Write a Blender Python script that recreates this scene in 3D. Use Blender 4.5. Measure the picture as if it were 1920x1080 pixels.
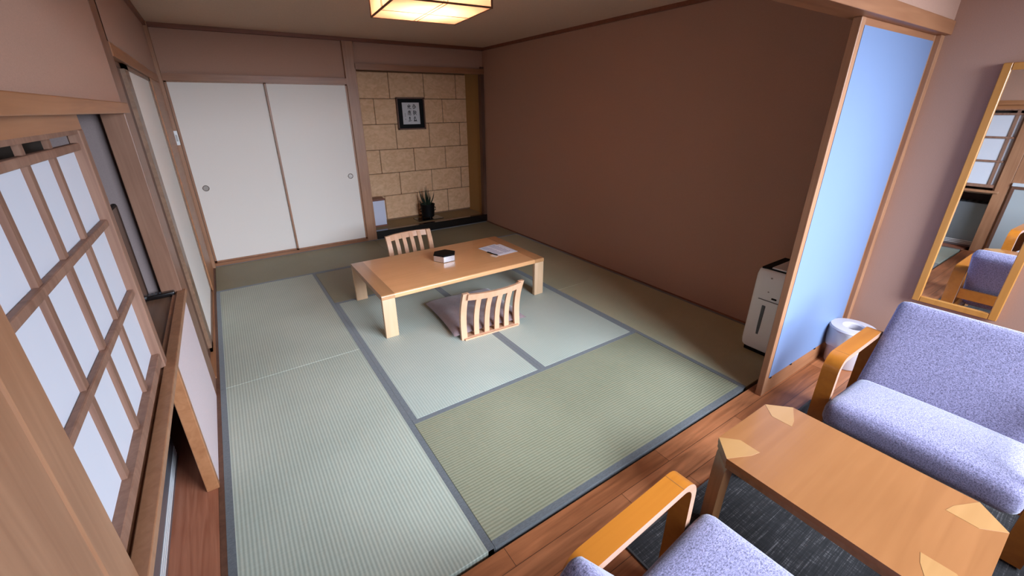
import bpy, bmesh, math, random
from mathutils import Vector, Matrix
random.seed(7)
for o in list(bpy.data.objects): bpy.data.objects.remove(o)
SC = bpy.context.scene
COL = SC.collection

# ------------------------------------------------------------ camera
cam = bpy.data.cameras.new('camera'); camo = bpy.data.objects.new('camera', cam); COL.objects.link(camo)
cam.sensor_width = 36.0; cam.lens = 782.69 / 1920 * 36; cam.clip_start = 0.02
cam.shift_x = (960 - 947.9) / 1920; cam.shift_y = -(540 - 519.62) / 1920
R_ = Vector((0.83417723, -0.55143942, -0.00793202)); U_ = Vector((0.21264827, 0.30834167, 0.92720339)); F_ = Vector((0.50885073, 0.77513868, -0.37447424))
M = Matrix(((R_.x, U_.x, -F_.x, 0.30329), (R_.y, U_.y, -F_.y, -0.95744), (R_.z, U_.z, -F_.z, 1.58391), (0, 0, 0, 1)))
camo.matrix_world = M
SC.camera = camo

# ------------------------------------------------------------ world, daylight, exposure
w = bpy.data.worlds.new('sky'); SC.world = w; w.use_nodes = True
w.node_tree.nodes['Background'].inputs[0].default_value = (0.75, 0.85, 1.0, 1)
w.node_tree.nodes['Background'].inputs[1].default_value = 1.0
def area(name, loc, rot, sx, sy, power, col):
    l = bpy.data.lights.new(name, 'AREA'); l.shape = 'RECTANGLE'; l.size = sx; l.size_y = sy; l.energy = power; l.color = col
    o = bpy.data.objects.new(name, l); COL.objects.link(o); o.location = loc; o.rotation_euler = rot; return o
area('daylight', (3.2, -4.5, 3.1), (math.radians(70), 0, math.radians(17)), 5.0, 3.7, 2150, (0.72, 0.84, 1.0))
SC.view_settings.view_transform = 'Standard'; SC.view_settings.look = 'None'
SC.view_settings.gamma = 1.0; SC.view_settings.use_curve_mapping = False
SC.view_settings.exposure = 0.0

# ------------------------------------------------------------ materials
def newmat(name):
    m = bpy.data.materials.new(name); m.use_nodes = True
    nt = m.node_tree; b = nt.nodes['Principled BSDF']; return m, nt, b
def N(nt, typ, **k):
    n = nt.nodes.new(typ)
    for a, v in k.items(): setattr(n, a, v)
    return n
def coords(nt, scale=(1, 1, 1), rot=(0, 0, 0), kind='Object'):
    tc = N(nt, 'ShaderNodeTexCoord'); mp = N(nt, 'ShaderNodeMapping')
    mp.inputs['Scale'].default_value = scale; mp.inputs['Rotation'].default_value = rot
    nt.links.new(tc.outputs[kind], mp.inputs['Vector']); return mp.outputs['Vector']
def ramp(nt, src, c0, c1, p0=0.3, p1=0.7):
    r = N(nt, 'ShaderNodeValToRGB'); r.color_ramp.elements[0].position = p0; r.color_ramp.elements[1].position = p1
    r.color_ramp.elements[0].color = (*c0, 1); r.color_ramp.elements[1].color = (*c1, 1)
    nt.links.new(src, r.inputs[0]); return r.outputs[0]
def bump(nt, b, src, strength=0.2, dist=0.002):
    bp = N(nt, 'ShaderNodeBump'); bp.inputs['Strength'].default_value = strength; bp.inputs['Distance'].default_value = dist
    nt.links.new(src, bp.inputs['Height']); nt.links.new(bp.outputs[0], b.inputs['Normal'])
def plain(name, col, rough=0.5, metal=0.0, coat=0, emis=None, es=0, trans=0):
    m, nt, b = newmat(name)
    b.inputs['Base Color'].default_value = (*col, 1); b.inputs['Roughness'].default_value = rough; b.inputs['Metallic'].default_value = metal
    b.inputs['Coat Weight'].default_value = coat
    if emis: b.inputs['Emission Color'].default_value = (*emis, 1); b.inputs['Emission Strength'].default_value = es
    return m
def _noop(): pass
def wood(name, c0, c1, axis='x', rough=0.4, scale=1.0, coat=0.0, bs=0.05):
    m, nt, b = newmat(name)
    s = {'x': (1.5, 28, 28), 'y': (28, 1.5, 28), 'z': (28, 28, 1.5)}[axis]
    v = coords(nt, tuple(q * scale for q in s))
    n = N(nt, 'ShaderNodeTexNoise'); n.inputs['Scale'].default_value = 1.0; n.inputs['Detail'].default_value = 6; n.inputs['Distortion'].default_value = 1.2
    nt.links.new(v, n.inputs['Vector'])
    n2 = N(nt, 'ShaderNodeTexNoise'); n2.inputs['Scale'].default_value = 3.0; n2.inputs['Detail'].default_value = 2
    nt.links.new(coords(nt, (1, 1, 1)), n2.inputs['Vector'])
    mx = N(nt, 'ShaderNodeMix', data_type='FLOAT'); mx.inputs[0].default_value = 0.35
    nt.links.new(n.outputs[0], mx.inputs[2]); nt.links.new(n2.outputs[0], mx.inputs[3])
    nt.links.new(ramp(nt, mx.outputs[0], c0, c1), b.inputs['Base Color'])
    b.inputs['Roughness'].default_value = rough; b.inputs['Coat Weight'].default_value = coat; b.inputs['Coat Roughness'].default_value = 0.09
    bump(nt, b, n.outputs[0], bs, 0.002); return m
def fabric(name, c0, c1, sc=350, bs=0.5, rough=0.9, mid=60):
    m, nt, b = newmat(name)
    v = coords(nt)
    n = N(nt, 'ShaderNodeTexNoise'); n.inputs['Scale'].default_value = sc; n.inputs['Detail'].default_value = 3
    n2 = N(nt, 'ShaderNodeTexNoise'); n2.inputs['Scale'].default_value = 1; n2.inputs['Detail'].default_value = 4
    nt.links.new(v, n.inputs['Vector']); nt.links.new(coords(nt, (mid, mid * 3.0, mid * 3.0)), n2.inputs['Vector'])
    mx = N(nt, 'ShaderNodeMix', data_type='FLOAT'); mx.inputs[0].default_value = 0.55
    nt.links.new(n.outputs[0], mx.inputs[2]); nt.links.new(n2.outputs[0], mx.inputs[3])
    nt.links.new(ramp(nt, mx.outputs[0], c0, c1, 0.36, 0.62), b.inputs['Base Color'])
    b.inputs['Roughness'].default_value = rough; b.inputs['Sheen Weight'].default_value = 0.3
    bump(nt, b, mx.outputs[0], bs, 0.0015); return m
def wallpaper(name, c, var=0.06, bs=0.25):
    m, nt, b = newmat(name)
    n = N(nt, 'ShaderNodeTexNoise'); n.inputs['Scale'].default_value = 1; n.inputs['Detail'].default_value = 5
    nt.links.new(coords(nt, (220, 220, 380)), n.inputs['Vector'])
    c0 = tuple(x * (1 - var) for x in c); c1 = tuple(x * (1 + var) for x in c)
    nt.links.new(ramp(nt, n.outputs[0], c0, c1), b.inputs['Base Color'])
    b.inputs['Roughness'].default_value = 0.92; bump(nt, b, n.outputs[0], bs, 0.001); return m
def rush(name, c0, c1, ribs='y'):
    # woven rush: ribs run along the mat, fibres across
    m, nt, b = newmat(name)
    wv = N(nt, 'ShaderNodeTexWave', wave_type='BANDS', bands_direction='X' if ribs == 'y' else 'Y', wave_profile='SIN')
    wv.inputs['Scale'].default_value = 20.5; wv.inputs['Distortion'].default_value = 0.25; wv.inputs['Detail'].default_value = 1
    nt.links.new(coords(nt), wv.inputs['Vector'])
    n = N(nt, 'ShaderNodeTexNoise'); n.inputs['Scale'].default_value = 1; n.inputs['Detail'].default_value = 4
    nt.links.new(coords(nt, (20, 600, 100) if ribs == 'y' else (600, 20, 100)), n.inputs['Vector'])
    n2 = N(nt, 'ShaderNodeTexNoise'); n2.inputs['Scale'].default_value = 2.2; nt.links.new(coords(nt), n2.inputs['Vector'])
    mx = N(nt, 'ShaderNodeMix', data_type='FLOAT'); mx.inputs[0].default_value = 0.5
    nt.links.new(wv.outputs[1], mx.inputs[2]); nt.links.new(n.outputs[0], mx.inputs[3])
    mx2 = N(nt, 'ShaderNodeMix', data_type='FLOAT'); mx2.inputs[0].default_value = 0.3
    nt.links.new(mx.outputs[0], mx2.inputs[2]); nt.links.new(n2.outputs[0], mx2.inputs[3])
    nt.links.new(ramp(nt, mx2.outputs[0], c0, c1, 0.2, 0.75), b.inputs['Base Color'])
    b.inputs['Roughness'].default_value = 0.55
    bump(nt, b, mx.outputs[0], 0.5, 0.0015); return m

MW = {}
MW['post'] = wood('post_wood', (0.27, 0.115, 0.055), (0.41, 0.20, 0.105), 'z', 0.42)
MW['beam_x'] = wood('beam_wood_x', (0.25, 0.095, 0.040), (0.36, 0.155, 0.07), 'x', 0.42)
MW['beam_y'] = wood('beam_wood_y', (0.30, 0.115, 0.045), (0.43, 0.185, 0.08), 'y', 0.42)
MW['crown'] = wood('crown_wood', (0.15, 0.045, 0.02), (0.24, 0.08, 0.04), 'x', 0.45)
MW['sill'] = wood('sill_wood', (0.16, 0.085, 0.05), (0.27, 0.15, 0.09), 'y', 0.35)
MW['lattice'] = wood('lattice_wood', (0.17, 0.075, 0.045), (0.33, 0.175, 0.115), 'z', 0.6)
MW['dark'] = wood('dark_wood', (0.09, 0.035, 0.02), (0.16, 0.07, 0.04), 'z', 0.5)
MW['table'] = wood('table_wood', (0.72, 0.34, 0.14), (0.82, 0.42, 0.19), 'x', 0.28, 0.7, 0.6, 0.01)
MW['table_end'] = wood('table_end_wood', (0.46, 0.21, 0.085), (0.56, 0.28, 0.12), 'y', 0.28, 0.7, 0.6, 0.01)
MW['table_leg'] = wood('table_leg_wood', (0.60, 0.37, 0.21), (0.72, 0.46, 0.28), 'z', 0.4, 0.7, 0, 0.01)
MW['chair'] = wood('zaisu_wood', (0.62, 0.32, 0.18), (0.72, 0.42, 0.26), 'z', 0.35, 0.8, 0.2, 0.01)
MW['honey'] = wood('honey_ply', (0.31, 0.095, 0.010), (0.40, 0.135, 0.016), 'x', 0.3, 0.8, 0.3, 0.01)
MW['ply'] = wood('ply_edge', (0.27, 0.14, 0.085), (0.36, 0.205, 0.14), 'x', 0.4, 2.0, 0.1, 0.01)
MW['ctop'] = wood('coffee_top_wood', (0.22, 0.083, 0.026), (0.275, 0.11, 0.037), 'x', 0.3, 0.8, 0.25, 0.01)
MW['maple'] = wood('maple_inlay', (0.30, 0.145, 0.05), (0.35, 0.18, 0.066), 'x', 0.3, 0.6, 0.25, 0.01)
MW['cleg'] = wood('coffee_leg_wood', (0.20, 0.085, 0.03), (0.30, 0.14, 0.06), 'z', 0.35, 1, 0.2, 0.01)
MW['mirrorf'] = wood('mirror_frame_wood', (0.46, 0.185, 0.035), (0.56, 0.24, 0.055), 'z', 0.35, 0.8, 0.2, 0.01)
M_wall = wallpaper('pink_wallpaper', (0.42, 0.235, 0.165))
M_ceil = wallpaper('ceiling_paper', (0.62, 0.44, 0.32), 0.10, 0.4)
M_fus = wallpaper('fusuma_paper', (0.80, 0.72, 0.65), 0.02, 0.1)
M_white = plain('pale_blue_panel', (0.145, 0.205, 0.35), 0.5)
M_paper = plain('shoji_paper', (0.62, 0.62, 0.68), 0.8)
M_black = plain('black_lacquer', (0.006, 0.004, 0.004), 0.25, 0, 0.5)
M_bmat = plain('black_matte', (0.005, 0.004, 0.004), 0.55); M_bmat.node_tree.nodes['Principled BSDF'].inputs['Specular IOR Level'].default_value = 0.15
M_heri = fabric('cloth_border', (0.085, 0.09, 0.095), (0.14, 0.145, 0.15), 500, 0.2)
M_under = plain('subfloor', (0.08, 0.05, 0.03), 0.8)
M_grey = plain('grey_metal', (0.28, 0.29, 0.32), 0.35, 0.7)
M_darkg = plain('dark_grey_pipe', (0.05, 0.05, 0.055), 0.4)
M_plast = plain('white_plastic', (0.86, 0.86, 0.86), 0.35)
M_silver = plain('silver_side', (0.75, 0.76, 0.82), 0.22, 0.85)
M_seat = fabric('lilac_tweed', (0.05, 0.042, 0.085), (0.29, 0.26, 0.42), 190, 0.6, 0.9, 130)
M_cush = fabric('mauve_cloth', (0.20, 0.13, 0.135), (0.27, 0.185, 0.185), 500, 0.2)
M_pull = plain('finger_pull', (0.30, 0.25, 0.22), 0.4, 0.6)
M_yel = wallpaper('ochre_side_wall', (0.40, 0.23, 0.08), 0.05)
M_leaf = plain('dark_leaf', (0.012, 0.022, 0.010), 0.5)
M_print = plain('grey_print', (0.35, 0.34, 0.45), 0.9)
M_bin = plain('bin_white', (0.52, 0.46, 0.48), 0.45)
M_sheet = plain('paper_sheet', (0.80, 0.76, 0.82), 0.7)
M_ink = plain('ink', (0.02, 0.015, 0.015), 0.7)
M_inkg = plain('ink_grey', (0.28, 0.25, 0.25), 0.7)

# engawa floorboards
def floorboards():
    m, nt, b = newmat('wooden_floorboards')
    br = N(nt, 'ShaderNodeTexBrick', offset=0.37, squash=1.0)
    br.inputs['Scale'].default_value = 1.0; br.inputs['Mortar Size'].default_value = 0.0012; br.inputs['Brick Width'].default_value = 0.9; br.inputs['Row Height'].default_value = 0.105
    br.inputs['Color1'].default_value = (0.31, 0.105, 0.04, 1); br.inputs['Color2'].default_value = (0.42, 0.155, 0.065, 1); br.inputs['Mortar'].default_value = (0.07, 0.025, 0.012, 1)
    nt.links.new(coords(nt), br.inputs['Vector'])
    n = N(nt, 'ShaderNodeTexNoise'); n.inputs['Scale'].default_value = 1; n.inputs['Detail'].default_value = 6; n.inputs['Distortion'].default_value = 1.0
    nt.links.new(coords(nt, (2.5, 30, 30)), n.inputs['Vector'])
    r = ramp(nt, n.outputs[0], (0.62, 0.58, 0.55), (1.2, 1.2, 1.2), 0.3, 0.7)
    mx = N(nt, 'ShaderNodeMix', data_type='RGBA', blend_type='MULTIPLY'); mx.inputs[0].default_value = 1.0
    nt.links.new(br.outputs[0], mx.inputs[6]); nt.links.new(r, mx.inputs[7]); nt.links.new(mx.outputs[2], b.inputs['Base Color'])
    b.inputs['Roughness'].default_value = 0.38
    bump(nt, b, br.outputs[1], -0.3, 0.001); return m
M_boards = floorboards()
def rugmat():
    m, nt, b = newmat('charcoal_rug')
    n = N(nt, 'ShaderNodeTexNoise'); n.inputs['Scale'].default_value = 1; n.inputs['Detail'].default_value = 3
    nt.links.new(coords(nt, (9, 260, 50)), n.inputs['Vector'])
    n2 = N(nt, 'ShaderNodeTexNoise'); n2.inputs['Scale'].default_value = 1; n2.inputs['Detail'].default_value = 3
    nt.links.new(coords(nt, (300, 30, 50)), n2.inputs['Vector'])
    mx = N(nt, 'ShaderNodeMix', data_type='FLOAT'); mx.inputs[0].default_value = 0.4
    nt.links.new(n.outputs[0], mx.inputs[2]); nt.links.new(n2.outputs[0], mx.inputs[3])
    r = N(nt, 'ShaderNodeValToRGB'); e = r.color_ramp.elements
    e[0].position = 0.35; e[0].color = (0.008, 0.007, 0.007, 1); e[1].position = 0.68; e[1].color = (0.14, 0.125, 0.125, 1)
    k = r.color_ramp.elements.new(0.56); k.color = (0.024, 0.021, 0.022, 1)
    nt.links.new(mx.outputs[0], r.inputs[0]); nt.links.new(r.outputs[0], b.inputs['Base Color'])
    b.inputs['Roughness'].default_value = 0.95; bump(nt, b, mx.outputs[0], 0.6, 0.003); return m
M_rug = rugmat()
def stonemat():
    m, nt, b = newmat('cut_stone_tile')
    n = N(nt, 'ShaderNodeTexNoise'); n.inputs['Scale'].default_value = 11; n.inputs['Detail'].default_value = 8; n.inputs['Distortion'].default_value = 1.5
    nt.links.new(coords(nt, (1, 1, 1.5)), n.inputs['Vector'])
    nt.links.new(ramp(nt, n.outputs[0], (0.66, 0.38, 0.205), (0.82, 0.52, 0.31), 0.3, 0.7), b.inputs['Base Color'])
    b.inputs['Roughness'].default_value = 0.8; bump(nt, b, n.outputs[0], 0.45, 0.008); return m
M_stone = stonemat()
def glassmirror():
    return plain('mirror_glass', (0.92, 0.93, 0.93), 0.01, 1.0)
M_mirror = glassmirror()
def shade():
    m = bpy.data.materials.new('lamp_shade_paper'); m.use_nodes = True; nt = m.node_tree
    for n in list(nt.nodes): nt.nodes.remove(n)
    out = N(nt, 'ShaderNodeOutputMaterial'); tr = N(nt, 'ShaderNodeBsdfTranslucent'); df = N(nt, 'ShaderNodeBsdfDiffuse'); mx = N(nt, 'ShaderNodeMixShader')
    tr.inputs[0].default_value = (1.0, 0.84, 0.70, 1); df.inputs[0].default_value = (0.9, 0.75, 0.66, 1); mx.inputs[0].default_value = 0.75
    nt.links.new(tr.outputs[0], mx.inputs[1]); nt.links.new(df.outputs[0], mx.inputs[2]); mx.inputs[0].default_value = 0.45
    nt.links.new(mx.outputs[0], out.inputs[0]); return m
M_shade = shade()
def bagmat():
    m, nt, b = newmat('clear_bin_bag'); b.inputs['Base Color'].default_value = (0.75, 0.73, 0.75, 1); b.inputs['Roughness'].default_value = 0.25
    b.inputs['Alpha'].default_value = 0.55; return m
M_bag = bagmat()

# ------------------------------------------------------------ mesh helpers
def nb(): return bmesh.new()
def box(bm, x0, x1, y0, y1, z0, z1, bev=0.0, seg=2, mi=0):
    r = bmesh.ops.create_cube(bm, size=1.0); vs = r['verts']
    for v in vs: v.co = Vector(((x0 + x1) / 2 + v.co.x * (x1 - x0), (y0 + y1) / 2 + v.co.y * (y1 - y0), (z0 + z1) / 2 + v.co.z * (z1 - z0)))
    fs = {f for v in vs for f in v.link_faces}
    for f in fs: f.material_index = mi
    if bev > 0:
        es = list({e for v in vs for e in v.link_edges})
        bmesh.ops.bevel(bm, geom=es, offset=min(bev, 0.45 * min(abs(x1 - x0), abs(y1 - y0), abs(z1 - z0))), segments=seg, affect='EDGES', profile=0.5)
    return vs
def prism(bm, pts, vec, mi=0):
    vec = Vector(vec); a = [bm.verts.new(Vector(p)) for p in pts]; b = [bm.verts.new(Vector(p) + vec) for p in pts]
    fs = [bm.faces.new(a[::-1]), bm.faces.new(b)]
    n = len(a)
    for i in range(n): fs.append(bm.faces.new((a[i], a[(i + 1) % n], b[(i + 1) % n], b[i])))
    for f in fs: f.material_index = mi
    return a + b
def ribbon(bm, outer, inner, vec, mi_face=0, mi_edge=0, caps=True):
    """solid strip between two equally long open paths, extruded by vec"""
    vec = Vector(vec); n = len(outer)
    O = [bm.verts.new(Vector(p)) for p in outer]; I = [bm.verts.new(Vector(p)) for p in inner]
    O2 = [bm.verts.new(Vector(p) + vec) for p in outer]; I2 = [bm.verts.new(Vector(p) + vec) for p in inner]
    for i in range(n - 1):
        for q, mi in (((O[i], O[i + 1], O2[i + 1], O2[i]), mi_face), ((I[i + 1], I[i], I2[i], I2[i + 1]), mi_face), ((O[i + 1], O[i], I[i], I[i + 1]), mi_edge), ((O2[i], O2[i + 1], I2[i + 1], I2[i]), mi_edge)):
            f = bm.faces.new(q); f.material_index = mi
    for k in (0, n - 1): f = bm.faces.new((O[k], O2[k], I2[k], I[k])); f.material_index = mi_edge
def offset2d(path, t):
    """offset an open 2d path to its left by t"""
    out = []
    for i, p in enumerate(path):
        a = Vector(path[max(i - 1, 0)]); b = Vector(path[min(i + 1, len(path) - 1)]); d = (b - a).normalized()
        out.append((p[0] - d.y * t, p[1] + d.x * t))
    return out
def arc(cx, cy, r, a0, a1, n=8):
    return [(cx + r * math.cos(math.radians(a0 + (a1 - a0) * i / n)), cy + r * math.sin(math.radians(a0 + (a1 - a0) * i / n))) for i in range(n + 1)]
def tube(bm, pts, r, n=10, mi=0):
    pts = [Vector(p) for p in pts]; rings = []
    for i, p in enumerate(pts):
        d = (pts[min(i + 1, len(pts) - 1)] - pts[max(i - 1, 0)]).normalized()
        a = d.orthogonal().normalized() if abs(d.z) > 0.95 else d.cross(Vector((0, 0, 1))).normalized(); b = d.cross(a)
        rr = r[i] if isinstance(r, (list, tuple)) else r
        rings.append([bm.verts.new(p + a * math.cos(2 * math.pi * k / n) * rr + b * math.sin(2 * math.pi * k / n) * rr) for k in range(n)])
    for i in range(len(rings) - 1):
        for k in range(n): f = bm.faces.new((rings[i][k], rings[i][(k + 1) % n], rings[i + 1][(k + 1) % n], rings[i + 1][k])); f.material_index = mi
    bm.faces.new(rings[0][::-1]); bm.faces.new(rings[-1])
def lathe(bm, prof, c=(0, 0), n=40, mi=0, sx=1.0, sy=1.0):
    rings = []
    for r, z in prof:
        if r < 1e-6: rings.append([bm.verts.new((c[0], c[1], z))] * n)
        else: rings.append([bm.verts.new((c[0] + sx * r * math.cos(2 * math.pi * k / n), c[1] + sy * r * math.sin(2 * math.pi * k / n), z)) for k in range(n)])
    for i in range(len(rings) - 1):
        for k in range(n):
            q = []
            for v in (rings[i][k], rings[i][(k + 1) % n], rings[i + 1][(k + 1) % n], rings[i + 1][k]):
                if v not in q: q.append(v)
            if len(q) >= 3: f = bm.faces.new(q); f.material_index = mi
def rbox(bm, w, d, h, r, n=9, crown=0.0, mat=None, bulge=0.0):
    """soft rounded box, centred; corner radius r, crowned top"""
    ts = [math.sin((i / n - 0.5) * math.pi) for i in range(n + 1)]
    hw, hd, hh = w / 2, d / 2, h / 2; verts = {}
    def vert(a, b, c):
        k = (round(a, 5), round(b, 5), round(c, 5))
        if k not in verts:
            p = Vector((a * hw, b * hd, c * hh)); q = Vector((max(-hw + r, min(hw - r, p.x)), max(-hd + r, min(hd - r, p.y)), max(-hh + r, min(hh - r, p.z))))
            e = p - q; o = q + (e.normalized() * r if e.length > 1e-9 else e)
            if e.length < 1e-9: o = p
            k1 = (1 - a * a) * (1 - b * b)
            if c > 0: o.z += crown * k1
            if mat is not None: o = mat @ o
            verts[k] = bm.verts.new(o)
        return verts[k]
    for ax in range(3):
        for s in (-1, 1):
            for i in range(n):
                for j in range(n):
                    q = []
                    for u, v in ((ts[i], ts[j]), (ts[i + 1], ts[j]), (ts[i + 1], ts[j + 1]), (ts[i], ts[j + 1])):
                        c = [0, 0, 0]; c[ax] = s; c[(ax + 1) % 3] = u; c[(ax + 2) % 3] = v; q.append(vert(*c))
                    if s < 0: q.reverse()
                    bm.faces.new(q)
def obj(name, bm, mats, parent=None, smooth=False, loc=None):
    bmesh.ops.recalc_face_normals(bm, faces=bm.faces[:])
    me = bpy.data.meshes.new(name); bm.to_mesh(me); bm.free()
    for m in (mats if isinstance(mats, (list, tuple)) else [mats]): me.materials.append(m)
    if smooth:
        for p in me.polygons: p.use_smooth = True
        try: me.set_sharp_from_angle(angle=math.radians(38))
        except Exception: pass
    o = bpy.data.objects.new(name, me); COL.objects.link(o)
    if loc: o.location = loc
    if parent: o.parent = parent
    return o
def thing(name, label, cat, loc=(0, 0, 0), rotz=0, group=None):
    o = bpy.data.objects.new(name, None); COL.objects.link(o); o.location = loc; o.rotation_euler = (0, 0, rotz)
    o['label'] = label; o['category'] = cat
    if group: o['group'] = group
    return o
def tag(o, label, cat, group=None):
    o['label'] = label; o['category'] = cat
    if group: o['group'] = group
    return o
def struct(name, bm, m, label=None, parent=None, smooth=False):
    o = obj(name, bm, m, parent, smooth)
    if not parent: o['kind'] = 'structure'
    if label: o['label'] = label
    if label and not parent: o['category'] = name.split('_')[0]
    return o
def bx(*a, **k):
    bm = nb(); box(bm, *a, **k); return bm

# timber trim, numbered
tn = [0]
def trim(bm, m, label):
    tn[0] += 1; return struct('trim_%d' % tn[0], bm, m, label)
# ------------------------------------------------------------ the room shell
H = 2.325; XL = -0.02; XR = 3.49; XV = 3.70; YB = 4.39
struct('floor', bx(-0.60, 3.80, -1.55, -0.02, -0.06, 0.0), M_boards, 'brown wooden floorboards of the sunroom strip in front of the tatami')
bm = nb(); box(bm, -0.02, XR, -0.02, YB, -0.10, -0.055); struct('floor.001', bm, M_under, 'subfloor under the tatami mats')
bm = nb(); box(bm, -0.52, -0.022, -0.10, 1.74, -0.06, 0.0)
M_fl2 = wood('recess_boards', (0.26, 0.075, 0.035), (0.46, 0.18, 0.10), 'y', 0.4, 1.3, 0, 0.4)
struct('floor.002', bm, M_fl2, 'reddish grooved boards under the window counter')
box_c = nb(); box(box_c, XL - 0.6, XR + 0.1, 0.0, 5.0, H, H + 0.05); struct('ceiling', box_c, M_ceil, 'brownish papered ceiling of the tatami room')
box_c = nb(); box(box_c, -0.6, XV + 0.1, -1.6, -0.12, 2.45, 2.50); struct('ceiling.001', box_c, M_wall, 'ceiling over the sunroom strip')
# right walls
struct('wall_right', bx(XR, XR + 0.08, 0.0, 5.0, -0.05, H), M_wall, 'long plain pinkish brown wall on the right of the tatami room')
struct('wall_right.001', bx(XV, XV + 0.08, -1.6, 0.02, -0.05, 2.5), M_wall, 'pink wall behind the armchair and mirror')
bm = nb(); box(bm, 3.60, XV, 0.0, 0.06, -0.05, 2.4); box(bm, XR, 3.70, 0.06, 0.10, -0.05, 2.4); struct('wall_right.002', bm, M_wall, 'short return of wall behind the sliding panel')
# back wall above the closet and alcove
bm = nb(); box(bm, -0.30, 1.68, YB + 0.03, YB + 0.09, 1.90, H); box(bm, 1.79, XR, YB + 0.03, YB + 0.09, 2.06, H)
struct('wall_back', bm, M_wall, 'brown wall strip above the sliding closet doors and alcove')
struct('wall_back.001', bx(-0.3, 1.70, YB + 0.20, YB + 0.24, -0.05, H), M_under, 'dark closet back behind the sliding doors')
# left walls
bm = nb(); box(bm, XL - 0.09, XL, -0.06, 1.72, 1.62, H); box(bm, XL - 0.09, XL, 1.90, 4.40, 1.89, H); box(bm, XL - 0.09, XL, -0.16, -0.06, 2.0, 2.45)
struct('wall_left', bm, M_wall, 'pinkish brown upper wall above the window recess beam')
trim(bx(XL - 0.05, XL + 0.001, 3.60, 4.33, 0.0, 1.83, bev=0.002), MW['beam_y'], 'wooden jamb board between side sliding doors and corner')
struct('wall_left.001', bx(XL - 0.05, XL, 0.96, 1.72, 0.0, 0.66), wallpaper('pale_pink_panel', (0.62, 0.50, 0.50)), 'pale pink wall panel below the window counter')
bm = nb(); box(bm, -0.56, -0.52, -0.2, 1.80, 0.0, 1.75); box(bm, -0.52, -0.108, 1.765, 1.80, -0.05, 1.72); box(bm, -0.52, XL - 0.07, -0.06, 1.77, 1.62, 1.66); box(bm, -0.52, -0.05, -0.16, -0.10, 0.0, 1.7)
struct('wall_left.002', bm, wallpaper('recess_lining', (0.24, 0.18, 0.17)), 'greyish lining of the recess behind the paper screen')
struct('wall_left.003', bx(-0.42, -0.38, 1.80, 4.5, -0.05, H), M_under, 'dark gap behind the side sliding doors')
# window wall behind the photographer
bm = nb(); box(bm, -0.6, 0.95, -1.62, -1.55, -0.05, 2.5); box(bm, 3.55, 3.80, -1.62, -1.55, -0.05, 2.5); box(bm, 0.95, 3.55, -1.62, -1.55, -0.05, 0.45); box(bm, 0.95, 3.55, -1.62, -1.55, 2.15, 2.5)
struct('wall_front', bm, M_wall, 'wall around the sunroom window')
bm = nb()
for x in (0.95, 2.23, 3.51): box(bm, x, x + 0.04, -1.61, -1.56, 0.45, 2.15)
box(bm, 0.95, 3.55, -1.61, -1.56, 0.45, 0.50); box(bm, 0.95, 3.55, -1.61, -1.56, 2.10, 2.15)
struct('window_1', bm, MW['post'], 'wide sunroom window frame letting in the daylight')
struct('wall_left.004', bx(-0.60, -0.56, -1.6, -0.10, -0.05, 2.5), M_wall, 'far side wall of the sunroom strip')
struct('wall_left.005', bx(XL - 0.06, XL - 0.01, -1.55, -0.36, 0.86, 2.45), M_wall, 'sunroom side wall above the grey cabinet')

trim(bx(-0.14, XL, -0.16, -0.06, 0.0, 2.45, bev=0.004), MW['post'], 'thick wooden pillar close at the left edge')
trim(bx(-0.12, XL - 0.002, -0.36, -0.162, 0.0, 2.45, bev=0.003), MW['post'], 'wooden jamb board beside the nearest pillar')
trim(bx(-0.108, XL, 1.72, 1.93, 0.0, H, bev=0.003), wood('shaded_pillar_wood', (0.19, 0.085, 0.05), (0.29, 0.145, 0.09), 'z', 0.42), 'wooden pillar between window recess and side sliding doors')  # same timber as the posts, shade on this pillar painted into a darker tone
trim(bx(-0.10, XL + 0.028, 4.33, YB + 0.05, 0.0, H, bev=0.003), MW['post'], 'wooden corner post beside the closet doors')
trim(bx(1.677, 1.80, YB - 0.005, YB + 0.13, 0.0, H, bev=0.004), MW['post'], 'wooden alcove post between closet doors and alcove')
trim(bx(3.44, XR, YB, YB + 0.07, 0.0, 2.1), MW['dark'], 'thin right post of the alcove')
trim(bx(-0.06, 1.68, YB - 0.01, YB + 0.07, 1.852, 1.915), MW['beam_x'], 'brown head track above the closet doors')
trim(bx(-0.02, 1.68, YB - 0.005, YB + 0.07, -0.05, 0.030), MW['beam_x'], 'wooden sill track under the closet doors')
trim(bx(1.79, XR, YB - 0.005, YB + 0.06, 2.012, 2.075), MW['beam_x'], 'brown lintel over the alcove')
bm = nb(); box(bm, XL, XR, YB - 0.02, YB + 0.03, H - 0.035, H); box(bm, XR - 0.02, XR, 0.0, YB, H - 0.032, H); box(bm, XL, XL + 0.022, 1.0, YB, H - 0.035, H)
trim(bm, MW['crown'], 'thin dark red ceiling moulding round the tatami room')
trim(bx(XL - 0.08, 0.0, -0.06, 1.735, 1.578, 1.622, bev=0.003), MW['beam_y'], 'orange brown beam above the window recess')
trim(bx(-0.11, -0.04, -0.06, 0.93, 1.535, 1.578), MW['beam_y'], 'head track holding the paper screen')
trim(bx(XL - 0.08, XL + 0.004, 1.93, 4.33, 1.83, 1.89), MW['beam_y'], 'brown head track above the side sliding doors')
trim(bx(XL - 0.10, XL + 0.004, 1.93, 4.33, -0.05, 0.012), MW['beam_y'], 'floor track of the side sliding doors')
trim(bx(XL - 0.045, XL + 0.003, 0.93, 0.965, 0.0, 0.66, bev=0.003), MW['beam_y'], 'orange brown upright under the window counter')
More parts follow.
